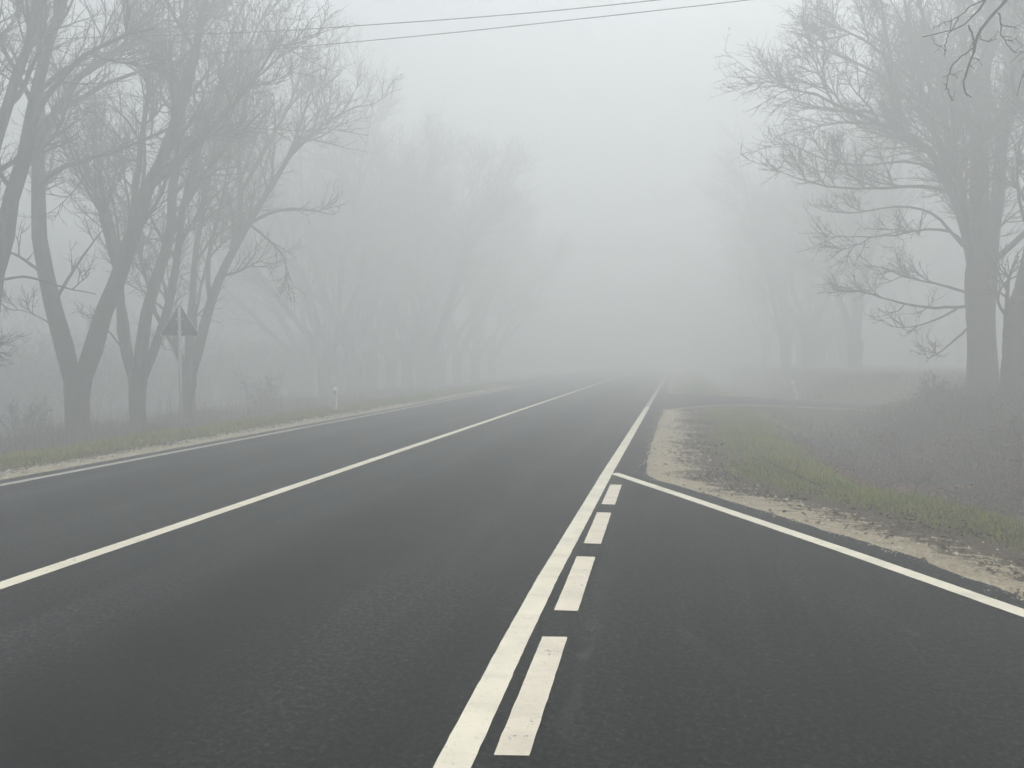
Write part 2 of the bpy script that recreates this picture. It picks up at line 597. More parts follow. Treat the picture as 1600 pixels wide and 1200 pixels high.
band("side_road_edge_line", [(p[0] + 0.02, p[1] - 0.28) for p in far_side], 0.16, lambda x: side_z(x) + 0.004, M_FAINT)


# faint pale tyre scuffs dragged over the asphalt
def scuff_mat():
    m, nt, b = new_mat("tyre_scuff")
    co = coords(nt)
    b.inputs["Base Color"].default_value = (0.13, 0.128, 0.12, 1)
    b.inputs["Roughness"].default_value = 0.8
    f = smooth_n(nt, math_n(nt, "ADD", math_n(nt, "MULTIPLY", noise(nt, 55, 3, 0.7, co), 0.65), math_n(nt, "MULTIPLY", noise(nt, 4, 3, 0.6, co), 0.45)), 0.50, 0.80)
    L(nt, math_n(nt, "MULTIPLY", f, 0.55), b.inputs["Alpha"])
    return m


M_SCUFF = scuff_mat()
for pts, w in (([(1337, 950), (1459, 1004), (1600, 1065), (1680, 1100)], 0.035), ([(948, 890), (944, 905), (925, 985), (897, 1088), (878, 1158)], 0.07),
               ([(1019, 948), (1112, 1022), (1200, 1090), (1245, 1108)], 0.05), ([(1190, 890), (1300, 930), (1400, 975)], 0.05),
               ([(466, 945), (478, 945.5), (490, 944.5)], 0.012), ([(1010, 800), (1100, 825), (1190, 860)], 0.06)):
    band("tyre_scuff", [G(*p) for p in pts], w, 0.0025, M_SCUFF, jag=0.006)


# ------------------------------------------------------------------ ground cover (stuff)
def blades(P, hgt, wid, lean, name, mat, label, curl=0.5):
    n = len(P)
    az = rng.uniform(0, 2 * math.pi, n)
    side = np.stack([np.cos(az), np.sin(az), np.zeros(n)], -1)
    la = rng.uniform(0, 2 * math.pi, n)
    ld = np.stack([np.cos(la), np.sin(la), np.zeros(n)], -1) * (lean * rng.uniform(0.1, 1.0, n) * hgt)[:, None]
    up = np.zeros((n, 3))
    up[:, 2] = hgt
    w = (np.broadcast_to(wid, (n,)) * rng.uniform(0.7, 1.3, n))[:, None]
    v = np.stack([P - side * w, P + side * w, P + up * 0.55 + ld * 0.35 - side * w * 0.7, P + up * 0.55 + ld * 0.35 + side * w * 0.7,
                  P + up * (1 - 0.25 * curl) + ld], 1).reshape(-1, 3)
    b = (np.arange(n) * 5)[:, None]
    me = mesh_np(name, v, b + np.array([[0, 1, 3, 2]]), b + np.array([[2, 3, 4]]))
    return tag(obj(name, me, mat), label, name.replace("_", " "), kind="stuff")


def scatter(n, x0, x1, y0, y1, accept):
    x, y = rng.uniform(x0, x1, n), rng.uniform(y0, y1, n)
    dm, ds = fields(x, y)
    keep = rng.uniform(size=n) < accept(x, y, dm, ds)
    x, y = x[keep], y[keep]
    return np.stack([x, y, height(x, y) - 0.01], -1), dm[keep]


def patch(x, y, k=1.0):
    return np.clip(0.5 + wobble(x * 1.6 * k + 3, y * 1.6 * k) * 0.9 + wobble(x * 5 * k, y * 5 * k + 9) * 0.5, 0, 1)


def green(lo, hi):
    def f(x, y, dm, ds):
        d = np.minimum(dm, ds) + wobble(x * 2.3, y * 2.3) * 0.35
        return sstep(d, lo - 0.35, lo + 0.35) * (1 - sstep(d, hi - 0.5, hi + 0.4)) * (0.35 + 0.65 * patch(x, y)) * np.where(ds < 1.0, 0.3, 1)
    return f


# right verge
P, _ = scatter(330000, -0.4, 8.5, 3.0, 24, green(1.3, 2.7))
blades(P, rng.uniform(0.05, 0.17, len(P)), 0.0036, 0.9, "grass", M_GRASS, "short green grass on the verge beside the bay")
P, _ = scatter(120000, -13.4, -8.8, 4.0, 48, green(1.0, 3.4))
blades(P, rng.uniform(0.05, 0.16, len(P)), 0.006, 0.9, "grass", M_GRASS, "short grass strip along the far road shoulder")
P, _ = scatter(26000, 0, 10, 22, 60, green(1.2, 5.0))
blades(P, rng.uniform(0.05, 0.2, len(P)), 0.012, 0.9, "grass", M_GRASS, "grass beyond the side road")


def brown(lo):
    def f(x, y, dm, ds):
        d = dm + wobble(x * 2.1 + 4, y * 2.1) * 0.5
        return sstep(d, lo - 0.3, lo + 0.9) * (0.15 + 0.85 * patch(x + 7, y)) * sstep(ds, 0.2, 1.5)
    return f


P, dmm = scatter(150000, 1, 22, 3.5, 27, brown(2.7))
blades(P, rng.uniform(0.05, 0.26, len(P)) * (0.55 + 0.7 * sstep(dmm, 3, 7)), 0.0045, 1.1, "dry_grass", M_DRY, "brown dead grass and bramble on the ditch bank")
P, dmm = scatter(60000, 3, 24, 31, 60, brown(2.7))
blades(P, rng.uniform(0.1, 0.45, len(P)), 0.01, 1.0, "dry_grass", M_DRY, "dead grass on the bank beyond the side road")
P, dmm = scatter(90000, -27, -10.4, 8, 50, brown(3.6))
blades(P, rng.uniform(0.08, 0.5, len(P)), 0.006, 0.8, "dry_grass", M_DRY, "dry weeds under the left row of trees")
# taller dead stems
P, dmm = scatter(2600, -22, -11.2, 10, 44, brown(4.2))
blades(P, rng.uniform(0.5, 1.25, len(P)), 0.006, 0.25, "dry_stalks", M_DRY, "tall dead weed stalks behind the grass strip", 0)
P, dmm = scatter(900, 3, 16, 8, 26, brown(3.4))
blades(P, rng.uniform(0.3, 0.7, len(P)), 0.004, 0.4, "dry_stalks", M_DRY, "dead weed stalks on the ditch bank", 0)


def leaves(P, size, name, mat, label):
    n = len(P)
    a = rng.uniform(0, 6.283, n)
    s = size * rng.uniform(0.6, 1.4, n)
    u = np.stack([np.cos(a), np.sin(a), rng.normal(size=n) * 0.25], -1) * s[:, None]
    w = np.stack([-np.sin(a), np.cos(a), rng.normal(size=n) * 0.35], -1) * (s * 0.55)[:, None]
    c = P + np.array((0, 0, 0.02))
    lift = np.zeros((n, 3))
    lift[:, 2] = s * rng.uniform(0, 0.6, n)
    v = np.stack([c - u, c - w + lift, c + u, c + w + lift], 1).reshape(-1, 3)
    b = (np.arange(n) * 4)[:, None]
    me = mesh_np(name, v, None, np.concatenate([b + np.array([[0, 1, 2]]), b + np.array([[0, 2, 3]])]))
    return tag(obj(name, me, mat), label, name.replace("_", " "), kind="stuff")


P, _ = scatter(130000, -0.6, 7, 3.2, 23, lambda x, y, dm, ds: (0.06 + sstep(dm, 0.25, 0.9)) * (dm > 0.03) * (1 - sstep(dm, 1.5, 2.4)) * patch(x * 1.7, y * 1.7) ** 1.6)
leaves(P, 0.023, "leaf_litter", M_LEAF, "brown fallen leaves strewn over the gravel shoulder")
P, _ = scatter(90000, 1, 10, 5, 19, lambda x, y, dm, ds: sstep(dm, 2.6, 3.4) * (1 - sstep(dm, 5.6, 7.5)) * patch(x + 2, y) ** 1.5)
leaves(P, 0.035, "leaf_litter", M_RUST, "rust coloured leaves lying in the ditch")
P, _ = scatter(9000, -9.9, -8.3, 7, 40, lambda x, y, dm, ds: sstep(dm, 0.3, 1.0) * 0.35)
leaves(P, 0.025, "leaf_litter", M_LEAF, "scattered brown leaves on the far shoulder")

# limestone chips on both shoulders
def chips(n, x0, x1, y0, y1, accept, size, label):
    P, _ = scatter(n, x0, x1, y0, y1, accept)
    m = len(P)
    s = size * rng.lognormal(0, 0.45, m)
    base = np.array([(1, 0, 0), (-.3, .9, 0), (-.6, -.8, 0), (.1, .05, .75)])
    a = rng.uniform(0, 6.28, m)
    ca, sa = np.cos(a), np.sin(a)
    jit = base[None] + rng.normal(size=(m, 4, 3)) * 0.25
    x = jit[..., 0] * ca[:, None] - jit[..., 1] * sa[:, None]
    y = jit[..., 0] * sa[:, None] + jit[..., 1] * ca[:, None]
    v = np.stack([x, y, jit[..., 2]], -1) * s[:, None, None] + P[:, None, :] + np.array((0, 0, 0.01))
    b = (np.arange(m) * 4)[:, None]
    t = np.concatenate([b + np.array([f]) for f in ((0, 1, 3), (1, 2, 3), (2, 0, 3))])
    tag(obj("gravel", mesh_np("gravel", v.reshape(-1, 3), None, t), M_STONE), label, "gravel", kind="stuff")


chips(26000, -0.6, 6, 3.2, 23, lambda x, y, dm, ds: sstep(dm, 0.0, 0.02) * (1 - sstep(dm, 0.4, 1.3)), 0.010, "pale limestone chips along the bay edge")
chips(14000, -9.6, -8.2, 6, 40, lambda x, y, dm, ds: sstep(dm, 0.0, 0.02) * (1 - sstep(dm, 0.7, 1.1)), 0.013, "pale limestone chips along the far shoulder")


# loose grit carried over the asphalt edge
def grit(poly, n, spread, size, label):
    a = np.asarray(poly, float)
    seg = np.linalg.norm(np.diff(a, axis=0), axis=1)
    cs = np.concatenate([[0], np.cumsum(seg)])
    u = rng.uniform(0, cs[-1], n)
    x, y = np.interp(u, cs, a[:, 0]), np.interp(u, cs, a[:, 1])
    k = np.minimum(np.searchsorted(cs, u, side="right") - 1, len(seg) - 1)
    t = (a[k + 1] - a[k]) / seg[k][:, None]
    off = np.abs(rng.normal(size=n)) * spread * (0.3 + 1.4 * patch(x * 2, y * 2))
    p = np.stack([x, y], -1) + np.stack([-t[:, 1], t[:, 0]], -1) * off[:, None]
    p = p[inside(p, main_poly)]
    m = len(p)
    s_ = size * rng.lognormal(0, 0.4, m)
    base = np.array([(1, 0, 0), (-.3, .9, 0), (-.6, -.8, 0), (.1, .05, .8)])
    v = (base[None] + rng.normal(size=(m, 4, 3)) * 0.25) * s_[:, None, None]
    v[..., 2] = np.maximum(v[..., 2], 0.0)
    v += np.column_stack([p, np.full(m, 0.001)])[:, None, :]
    b = (np.arange(m) * 4)[:, None]
    t3 = np.concatenate([b + np.array([f]) for f in ((0, 1, 3), (1, 2, 3), (2, 0, 3))])
    tag(obj("gravel", mesh_np("gravel", v.reshape(-1, 3), None, t3), M_STONE), label, "gravel", kind="stuff")


grit(right_edge[3:26], 900, 0.06, 0.006, "loose grit spilled over the bay asphalt edge")
grit([(LEFT_EDGE, 45), (LEFT_EDGE, 5)], 500, 0.05, 0.008, "loose grit spilled over the far asphalt edge")

# ------------------------------------------------------------------ trees
def resample(pts, n):
    pts = np.asarray(pts, float)
    s = np.concatenate([[0], np.cumsum(np.linalg.norm(np.diff(pts, axis=0), axis=1))])
    u = np.linspace(0, s[-1], n)
    p = np.stack([np.interp(u, s, pts[:, k]) for k in range(3)], -1)
    q = p.copy()
    for _ in range(2):
        q[1:-1] = 0.25 * q[:-2] + 0.5 * q[1:-1] + 0.25 * q[2:]
    return q


def grow(r, base, d, length, S, noise_amt, trop, droop=0.0):
    """vectorised random walk: base (N,3), d (N,3), length (N,) -> (N,S+1,3)"""
    n = len(base)
    out = np.empty((n, S + 1, 3))
    out[:, 0] = base
    d = norm(d)
    for k in range(S):
        d = d + r.normal(size=(n, 3)) * noise_amt
        d[:, 2] += trop - droop * k
        d = norm(d)
        out[:, k + 1] = out[:, k] + d * (length / S)[:, None]
    return out


def children(r, paths, radii, per, t0, t1, ang, lens, S, noise_amt, trop, rfac, rmax, rtip, shrink=0.5, updown=0.0, lscale=None):
    Np, P, _ = paths.shape
    n = Np * per
    pi = np.repeat(np.arange(Np), per)
    slot = (np.tile(np.arange(per), Np) + r.uniform(0, 1, n)) / per
    t = t0 + (t1 - t0) * slot
    if lscale is not None:
        keep = r.uniform(size=n) < np.clip(lscale[pi] ** 0.9, 0.28, 1.0)
        pi, t = pi[keep], t[keep]
        n = len(pi)
    f = t * (P - 1)
    i = np.minimum(f.astype(int), P - 2)
    w = (f - i)[:, None]
    base = paths[pi, i] * (1 - w) + paths[pi, i + 1] * w
    rad = radii[pi, i] * (1 - w[:, 0]) + radii[pi, i + 1] * w[:, 0]
    tan = norm(paths[pi, i + 1] - paths[pi, i])
    rv = r.normal(size=(n, 3))
    rv[:, 2] += updown
    perp = norm(rv - (rv * tan).sum(1, keepdims=True) * tan)
    a = np.radians(r.uniform(ang[0], ang[1], n))[:, None]
    d = tan * np.cos(a) + perp * np.sin(a)
    ln = r.uniform(lens[0], lens[1], n) * (1 - shrink * t)
    if lscale is not None:
        ln = ln * lscale[pi] ** 0.75
    p = grow(r, base, d, ln, S, noise_amt, trop)
    r0 = np.minimum(rad * rfac, rmax)
    s = np.linspace(0, 1, S + 1)[None, :]
    rr = r0[:, None] * (1 - s) ** 0.8 + rtip
    if lscale is not None:
        return p, rr, lscale[pi] ** 0.7
    return p, rr


def make_tree(name, base, trunk_pts, trunk_r, limbs, seed, label, group, counts=(13, 9, 7, 3), crown_scale=1.0, flare=1.28, seeds=False,
              twig_r=1.0, extra_limbs=0, mats=None, trop=0.05, l2len=(1.5, 3.6)):
    """limbs: list of (points, r0, r1). Builds thing > trunk, crown (, seed_clusters)."""
    r = np.random.default_rng(seed)
    bark, twig = mats or (M_BARK, M_TWIG)
    root = empty(name, base, label, "tree", group)
    mb = MB()
    tp = resample(trunk_pts, 16)
    s = np.linspace(0, 1, 16)
    rad = trunk_r * (1 + (flare - 1) * np.exp(-s * 7) - 0.10 * np.sin(np.clip(s * 1.35, 0, 1) * math.pi) + 0.10 * s ** 3)
    tp = tp.copy()
    tp[0, 2] -= 0.25
    rad[-3:] *= (0.97, 0.88, 0.62)
    sides = 18
    v, q = tubes(tp[None], rad[None], sides)
    v = v.reshape(16, sides, 3)
    ang = np.arange(sides) / sides * 6.283
    lob = 1 + 0.055 * np.sin(ang * 3 + seed)[None, :] + 0.045 * np.sin(ang * 5 + 2 * seed)[None, :] * (1 - s)[:, None] + r.normal(size=(16, sides)) * 0.022
    v = tp[:, None, :] + (v - tp[:, None, :]) * lob[..., None]
    mb.add(v.reshape(-1, 3), q)
    LP, LR = [], []
    tr = np.random.default_rng(seed + 1)
    top = tp[-1]
    for k in range(extra_limbs):
        az = tr.uniform(0, 6.283)
        tilt = R(tr.uniform(18, 48))
        d0 = np.array((math.sin(tilt) * math.cos(az), math.sin(tilt) * math.sin(az), math.cos(tilt)))
        ln = tr.uniform(5.0, 8.0) * crown_scale
        b = tp[-2 - tr.integers(0, 4)] * 1.0
        p = grow(tr, b[None], d0[None], np.array([ln]), 9, 0.10, 0.07)[0]
        limbs = limbs + [(p, trunk_r * tr.uniform(0.20, 0.34), 0.02)]
    for pts, r0, r1 in limbs:
        p = resample(pts, 14)
        ln = np.linalg.norm(p[-1] - p[0])
        p[1:] += tr.normal(size=(13, 3)) * 0.012 * ln / 5
        k = np.linspace(0, 1, 14)
        rr = r0 * (1 - k) ** 0.9 + r1 * k
        d0 = np.linalg.norm(tp - p[0], axis=1)
        if r0 > 0.3 * trunk_r and d0.min() < trunk_r * 3.2:
            j = max(4, min(10, int(d0.argmin()) - 4))
            p[0] = tp[j]
            p[1] = p[1] * 0.6 + (p[0] + p[2]) * 0.2
            rr[0] = min(r0 * 0.85, rad[j] * 0.80)
            rr[1] = min(r0, rad[j] * 0.95)
        mb.tube(p, rr, 9 if r0 > 0.06 else 6)
        LP.append(p)
        LR.append(rr)
    loc = np.asarray(base)
    obj("trunk", mb.mesh("trunk", True, loc), bark, root)
    LP, LR = np.array(LP), np.array(LR)
    lsc = np.clip(np.linalg.norm(LP[:, -1] - LP[:, 0], axis=1) / 5.0, 0.22, 1.0) * np.clip(LR[:, 2] / 0.11, 0.45, 1.0)
    cs = crown_scale
    cb = MB()
    p2, r2, ls2 = children(r, LP, LR, counts[0], 0.30, 1.0, (20, 50), (l2len[0] * cs, l2len[1] * cs), 7, 0.085, trop, 0.55, 0.055, 0.007 * twig_r, 0.32, 0.25, lsc)
    cb.add(*tubes(p2, r2, 5))
    p3, r3, ls3 = children(r, p2, r2, counts[1], 0.12, 1.0, (20, 50), (0.7 * cs, 1.9 * cs), 5, 0.095, trop * 1.1, 0.62, 0.02, 0.0046 * twig_r, 0.3, 0.2, ls2)
    cb.add(*tubes(p3, r3, 4))
    p4, r4, ls4 = children(r, p3, r3, counts[2], 0.1, 1.0, (20, 55), (0.35 * cs, 0.95 * cs), 3, 0.14, trop * 1.2, 0.7, 0.009, 0.0033 * twig_r, 0.35, 0.3, ls3)
    cb.add(*tubes(p4, r4, 3))
    if counts[3]:
        p5, r5 = children(r, p4, r4, counts[3], 0.15, 1.0, (20, 55), (0.12 * cs, 0.36 * cs), 2, 0.16, 0.10, 0.7, 0.004, 0.0024 * twig_r, 0.2, 0.3)
        cb.add(*tubes(p5, r5, 3))
    obj("crown", cb.mesh("crown", False, loc), twig, root)
    if seeds:
        ends = p4[:, -1]
        ends = ends[r.uniform(size=len(ends)) < seeds]
        n = len(ends)
        a = r.normal(size=(n, 3, 3)) * 0.028
        v = (ends[:, None, :] + a + np.array((0, 0, -0.02))).reshape(-1, 3) - loc
        t = (np.arange(n) * 3)[:, None] + np.array([[0, 1, 2]])
        o = obj("seed_clusters", mesh_np("seed_clusters", v, None, t), M_SEED, root)
        o["kind"] = "stuff"
    return root


def px_path(pts, c, dc=0.0):
    """an image-measured branch laid out at tree distance c, drifting dc metres in depth towards its tip"""
    n = len(pts)
    return np.array([at_depth(x, y, c + dc * (k / (n - 1)) ** 1.2) for k, (x, y) in enumerate(pts)])


def stand(px, c):
    p = at_depth(px, 600, c)
    return np.array((p[0], p[1], hz(p[0], p[1])))


def pxr(w, c):
    return w / 2 / F_PX * c


ROW_L = "bare roadside trees on the left"
ROW_R = "bare roadside trees on the right"

# --- nearest trees on the left
c = 16.6
b = stand(-75, c)
make_tree("bare_tree", b, [b, at_depth(-70, 640, c), at_depth(-52, 590, c)], pxr(48, c),
          [(px_path([(-58, 610), (-38, 545), (-12, 470), (3, 410), (10, 345), (25, 280), (44, 215), (60, 130), (78, 60), (110, -40), (130, -160)], c, 0.6), pxr(32, c), 0.04),
           (px_path([(-50, 600), (-55, 480), (-40, 330), (-14, 225), (22, 150), (44, 75), (62, 0), (80, -110)], c, -0.7), pxr(27, c), 0.04),
           (px_path([(-38, 520), (-12, 548), (3, 540)], c), 0.03, 0.012),
           (px_path([(-60, 560), (-130, 430), (-200, 250), (-230, 60)], c, 1.5), 0.17, 0.03),
           (px_path([(30, 250), (70, 150), (120, 95), (180, 60), (240, 45)], c, -0.8), 0.07, 0.02),
           (px_path([(-15, 440), (40, 430), (100, 450), (150, 460)], c, 0.8), 0.035, 0.01)],
          11, "bare tree at the left picture edge, only its limbs leaning into view", ROW_L, (10, 8, 7, 2), seeds=0.05)

c = 20.0
b = stand(120, c)
make_tree("bare_tree", b, [b, at_depth(119, 625, c), at_depth(122, 574, c)], pxr(37, c),
          [(px_path([(112, 590), (102, 550), (85, 480), (66, 410), (57, 360), (61, 280), (62, 200), (62, 100), (66, 0), (75, -120)], c, 0.5), pxr(28, c), 0.05),
           (px_path([(134, 590), (139, 555), (158, 507), (177, 459), (192, 415), (200, 365), (214, 330), (240, 289), (259, 244), (278, 205), (297, 120), (318, 30), (330, -60)], c, -0.4), pxr(29, c), 0.045),
           (px_path([(62, 290), (78, 270), (104, 258), (150, 245), (215, 225), (280, 190)], c, -1.2), pxr(9, c), 0.018),
           (px_path([(62, 220), (95, 160), (130, 110), (190, 75), (260, 30)], c, -1.0), pxr(13, c), 0.02),
           (px_path([(66, 190), (110, 165), (165, 130), (235, 105), (300, 90)], c, 1.0), pxr(9, c), 0.018),
           (px_path([(186, 440), (176, 400), (160, 345), (150, 290), (120, 240)], c, 0.8), pxr(10, c), 0.02),
           (px_path([(84, 475), (112, 425), (140, 385), (160, 360)], c, -0.6), pxr(6, c), 0.012),
           (px_path([(76, 190), (90, 175), (108, 230), (135, 285), (150, 310)], c, -1.3), pxr(5, c), 0.014),
           (px_path([(205, 350), (215, 270), (228, 180), (238, 80), (240, -20)], c, 1.2), pxr(11, c), 0.02),
           (px_path([(240, 289), (290, 240), (350, 180), (400, 120), (440, 60)], c, -1.3), pxr(9, c), 0.018),
           (px_path([(70, 430), (30, 400), (-20, 380)], c, 1.0), pxr(6, c), 0.014),
           (px_path([(97, 540), (80, 505), (40, 485), (5, 483)], c, 0.5), 0.022, 0.008)],
          23, "nearest whole bare tree on the left, thick dark trunk forking into two limbs", ROW_L, (10, 8, 7, 2), seeds=0.06)

c = 22.5
b = stand(214, c)
make_tree("bare_tree", b, [b, at_depth(214, 625, c), at_depth(215, 574, c)], pxr(26, c),
          [(px_path([(206, 585), (190, 538), (184, 500), (188, 459), (190, 412), (178, 365), (160, 310), (148, 240), (150, 150)], c, 1.0), pxr(15, c), 0.03),
           (px_path([(217, 590), (222, 522), (228, 484), (241, 453), (253, 412), (264, 370), (274, 300), (276, 240), (285, 180), (289, 75), (292, -60)], c, -0.3), pxr(20, c), 0.04),
           (px_path([(226, 585), (236, 552), (245, 527), (260, 497), (275, 443), (278, 396), (282, 330), (300, 260), (325, 200), (350, 120), (365, 30)], c, -1.0), pxr(14, c), 0.03),
           (px_path([(262, 380), (290, 320), (325, 262), (365, 215), (415, 170)], c, -1.2), pxr(9, c), 0.02),
           (px_path([(276, 270), (310, 205), (345, 140), (385, 75), (420, 10)], c, 0.8), pxr(9, c), 0.02),
           (px_path([(285, 200), (265, 130), (240, 60), (225, -20)], c, 1.2), pxr(9, c), 0.02),
           (px_path([(288, 110), (315, 50), (330, -40)], c, -0.8), pxr(8, c), 0.02),
           (px_path([(188, 540), (168, 515), (140, 500)], c, 0.4), 0.03, 0.01)],
          37, "slim bare tree just left of the triangular sign, tall straight stem", ROW_L, (10, 8, 7, 2), extra_limbs=1, seeds=0.06)

c = 25.5
b = stand(293, c)
make_tree("bare_tree", b, [b, at_depth(293, 615, c), at_depth(295, 578, c)], pxr(23, c),
          [(px_path([(300, 575), (312, 540), (325, 490), (337, 445), (360, 394), (390, 349), (412, 307), (445, 262), (470, 205), (485, 150)], c, -0.6), pxr(17, c), 0.03),
           (px_path([(288, 575), (276, 535), (266, 500), (255, 440), (240, 380)], c, 1.2), pxr(10, c), 0.02),
           (px_path([(297, 570), (298, 500), (302, 430), (312, 350), (330, 260), (345, 170), (355, 90)], c, 0.9), pxr(12, c), 0.025),
           (px_path([(362, 390), (376, 355), (375, 300), (372, 240), (385, 170), (395, 100)], c, 0.4), pxr(10, c), 0.02),
           (px_path([(330, 480), (322, 420), (335, 360), (350, 300), (362, 230)], c, -1.2), pxr(8, c), 0.02),
           (px_path([(390, 349), (425, 330), (470, 325), (520, 335)], c, -0.8), pxr(6, c), 0.012),
           (px_path([(392, 352), (420, 375), (445, 400), (448, 440)], c, -0.6), pxr(4.5, c), 0.01),
           (px_path([(412, 307), (455, 240), (510, 190), (560, 165)], c, -1.0), pxr(8, c), 0.016),
           (px_path([(375, 300), (420, 225), (460, 150), (480, 85)], c, 1.0), pxr(8, c), 0.016),
           (px_path([(300, 540), (285, 545), (260, 548), (235, 535)], c, 0.3), 0.018, 0.008)],
          41, "bare tree directly behind the triangular sign, limb leaning right", ROW_L, (10, 8, 7, 2), extra_limbs=2, seeds=0.06)

# --- nearest trees on the right
c = 22.0
b = stand(1534, c)
make_tree("bare_tree", b, [b, at_depth(1534, 560, c), at_depth(1531, 480, c), at_depth(1534, 395, c)], pxr(42, c),
          [(px_path([(1528, 440), (1530, 330), (1527, 240), (1535, 150), (1545, 60), (1553, -30), (1556, -130)], c, 0.5), pxr(34, c), 0.05),
           (px_path([(1540, 440), (1552, 360), (1561, 283), (1566, 227), (1569, 150), (1580, 70), (1592, -40)], c, 1.0), pxr(24, c), 0.04),
           (px_path([(1522, 430), (1508, 345), (1490, 297), (1476, 269), (1456, 235), (1439, 215), (1416, 204), (1377, 195), (1348, 187), (1320, 170), (1285, 150), (1238, 138)], c, -1.0), pxr(16, c), 0.016),
           (px_path([(1524, 420), (1507, 297), (1487, 246), (1476, 184), (1462, 142), (1433, 113), (1424, 60), (1410, -10)], c, 1.2), pxr(12.5, c), 0.025),
           (px_path([(1420, 206), (1408, 180), (1399, 142), (1391, 79), (1379, 28), (1372, -30)], c, -0.6), pxr(7.5, c), 0.02),
           (px_path([(1516, 330), (1490, 297), (1433, 289), (1376, 292), (1314, 297), (1262, 285), (1222, 268)], c, -1.3), pxr(7, c), 0.01),
           (px_path([(1512, 320), (1447, 249), (1405, 251), (1348, 262), (1280, 250), (1220, 215)], c, 0.6), pxr(6, c), 0.01),
           (px_path([(1516, 400), (1500, 365), (1462, 355), (1410, 365), (1360, 372), (1310, 368)], c, -1.5), pxr(5.5, c), 0.01),
           (px_path([(1516, 460), (1476, 446), (1447, 440), (1411, 433), (1375, 415)], c, -0.4), pxr(5, c), 0.008),
           (px_path([(1520, 477), (1490, 482), (1433, 479), (1391, 469), (1331, 452)], c, -1.0), pxr(6, c), 0.008),
           (px_path([(1495, 483), (1462, 501), (1428, 511), (1396, 513), (1377, 504)], c, 0.3), pxr(4, c), 0.007),
           (px_path([(1519, 507), (1490, 533), (1467, 552), (1447, 561)], c, -0.5), pxr(4.5, c), 0.008),
           (px_path([(1508, 300), (1470, 225), (1420, 150), (1370, 110), (1320, 95), (1270, 65), (1245, 50)], c, 1.8), pxr(9, c), 0.014),
           (px_path([(1527, 230), (1500, 150), (1470, 80), (1440, 20), (1420, -40)], c, -1.3), pxr(9.5, c), 0.02),
           (px_path([(1530, 180), (1512, 100), (1500, 30), (1490, -60)], c, 1.5), pxr(11, c), 0.02),
           (px_path([(1476, 184), (1430, 130), (1370, 75), (1320, 45), (1280, 35)], c, -0.4), pxr(8, c), 0.012),
           (px_path([(1566, 227), (1590, 150), (1620, 80), (1660, 0)], c, -1.0), pxr(13, c), 0.02),
           (px_path([(1505, 385), (1460, 330), (1400, 320), (1340, 335), (1290, 330)], c, 1.2), pxr(5.5, c), 0.01)],
          53, "large bare tree on the right bank, thick trunk and wide spreading crown", ROW_R, (13, 10, 7, 2), seeds=0.14, trop=0.03, l2len=(1.3, 3.1), extra_limbs=4)

c = 18.6
b = stand(1590, c)
make_tree("bare_tree", b, [b, at_depth(1588, 570, c), at_depth(1594, 500, c), at_depth(1606, 455, c)], pxr(42, c),
          [(px_path([(1596, 520), (1614, 450), (1650, 370), (1700, 270), (1750, 120), (1780, -60)], c, 0.5), pxr(36, c), 0.05),
           (px_path([(1582, 520), (1588, 450), (1612, 370), (1628, 270), (1640, 150), (1650, 0)], c, -0.8), pxr(15, c), 0.03),
           (px_path([(1576, 520), (1572, 480), (1576, 430), (1592, 400)], c, -0.3), pxr(8, c), 0.02),
           (px_path([(1592, 530), (1650, 450), (1740, 380), (1820, 330)], c, -0.6), pxr(14, c), 0.03),
           (px_path([(1612, 370), (1596, 330), (1588, 280), (1592, 230)], c, -1.0), pxr(6, c), 0.012),
           (px_path([(1576, 500), (1556, 470), (1568, 440), (1605, 425)], c, -0.2), pxr(5, c), 0.012)],
          61, "dark bare trunk at the right picture edge beside the large tree", ROW_R, (10, 8, 7, 2), flare=1.12)

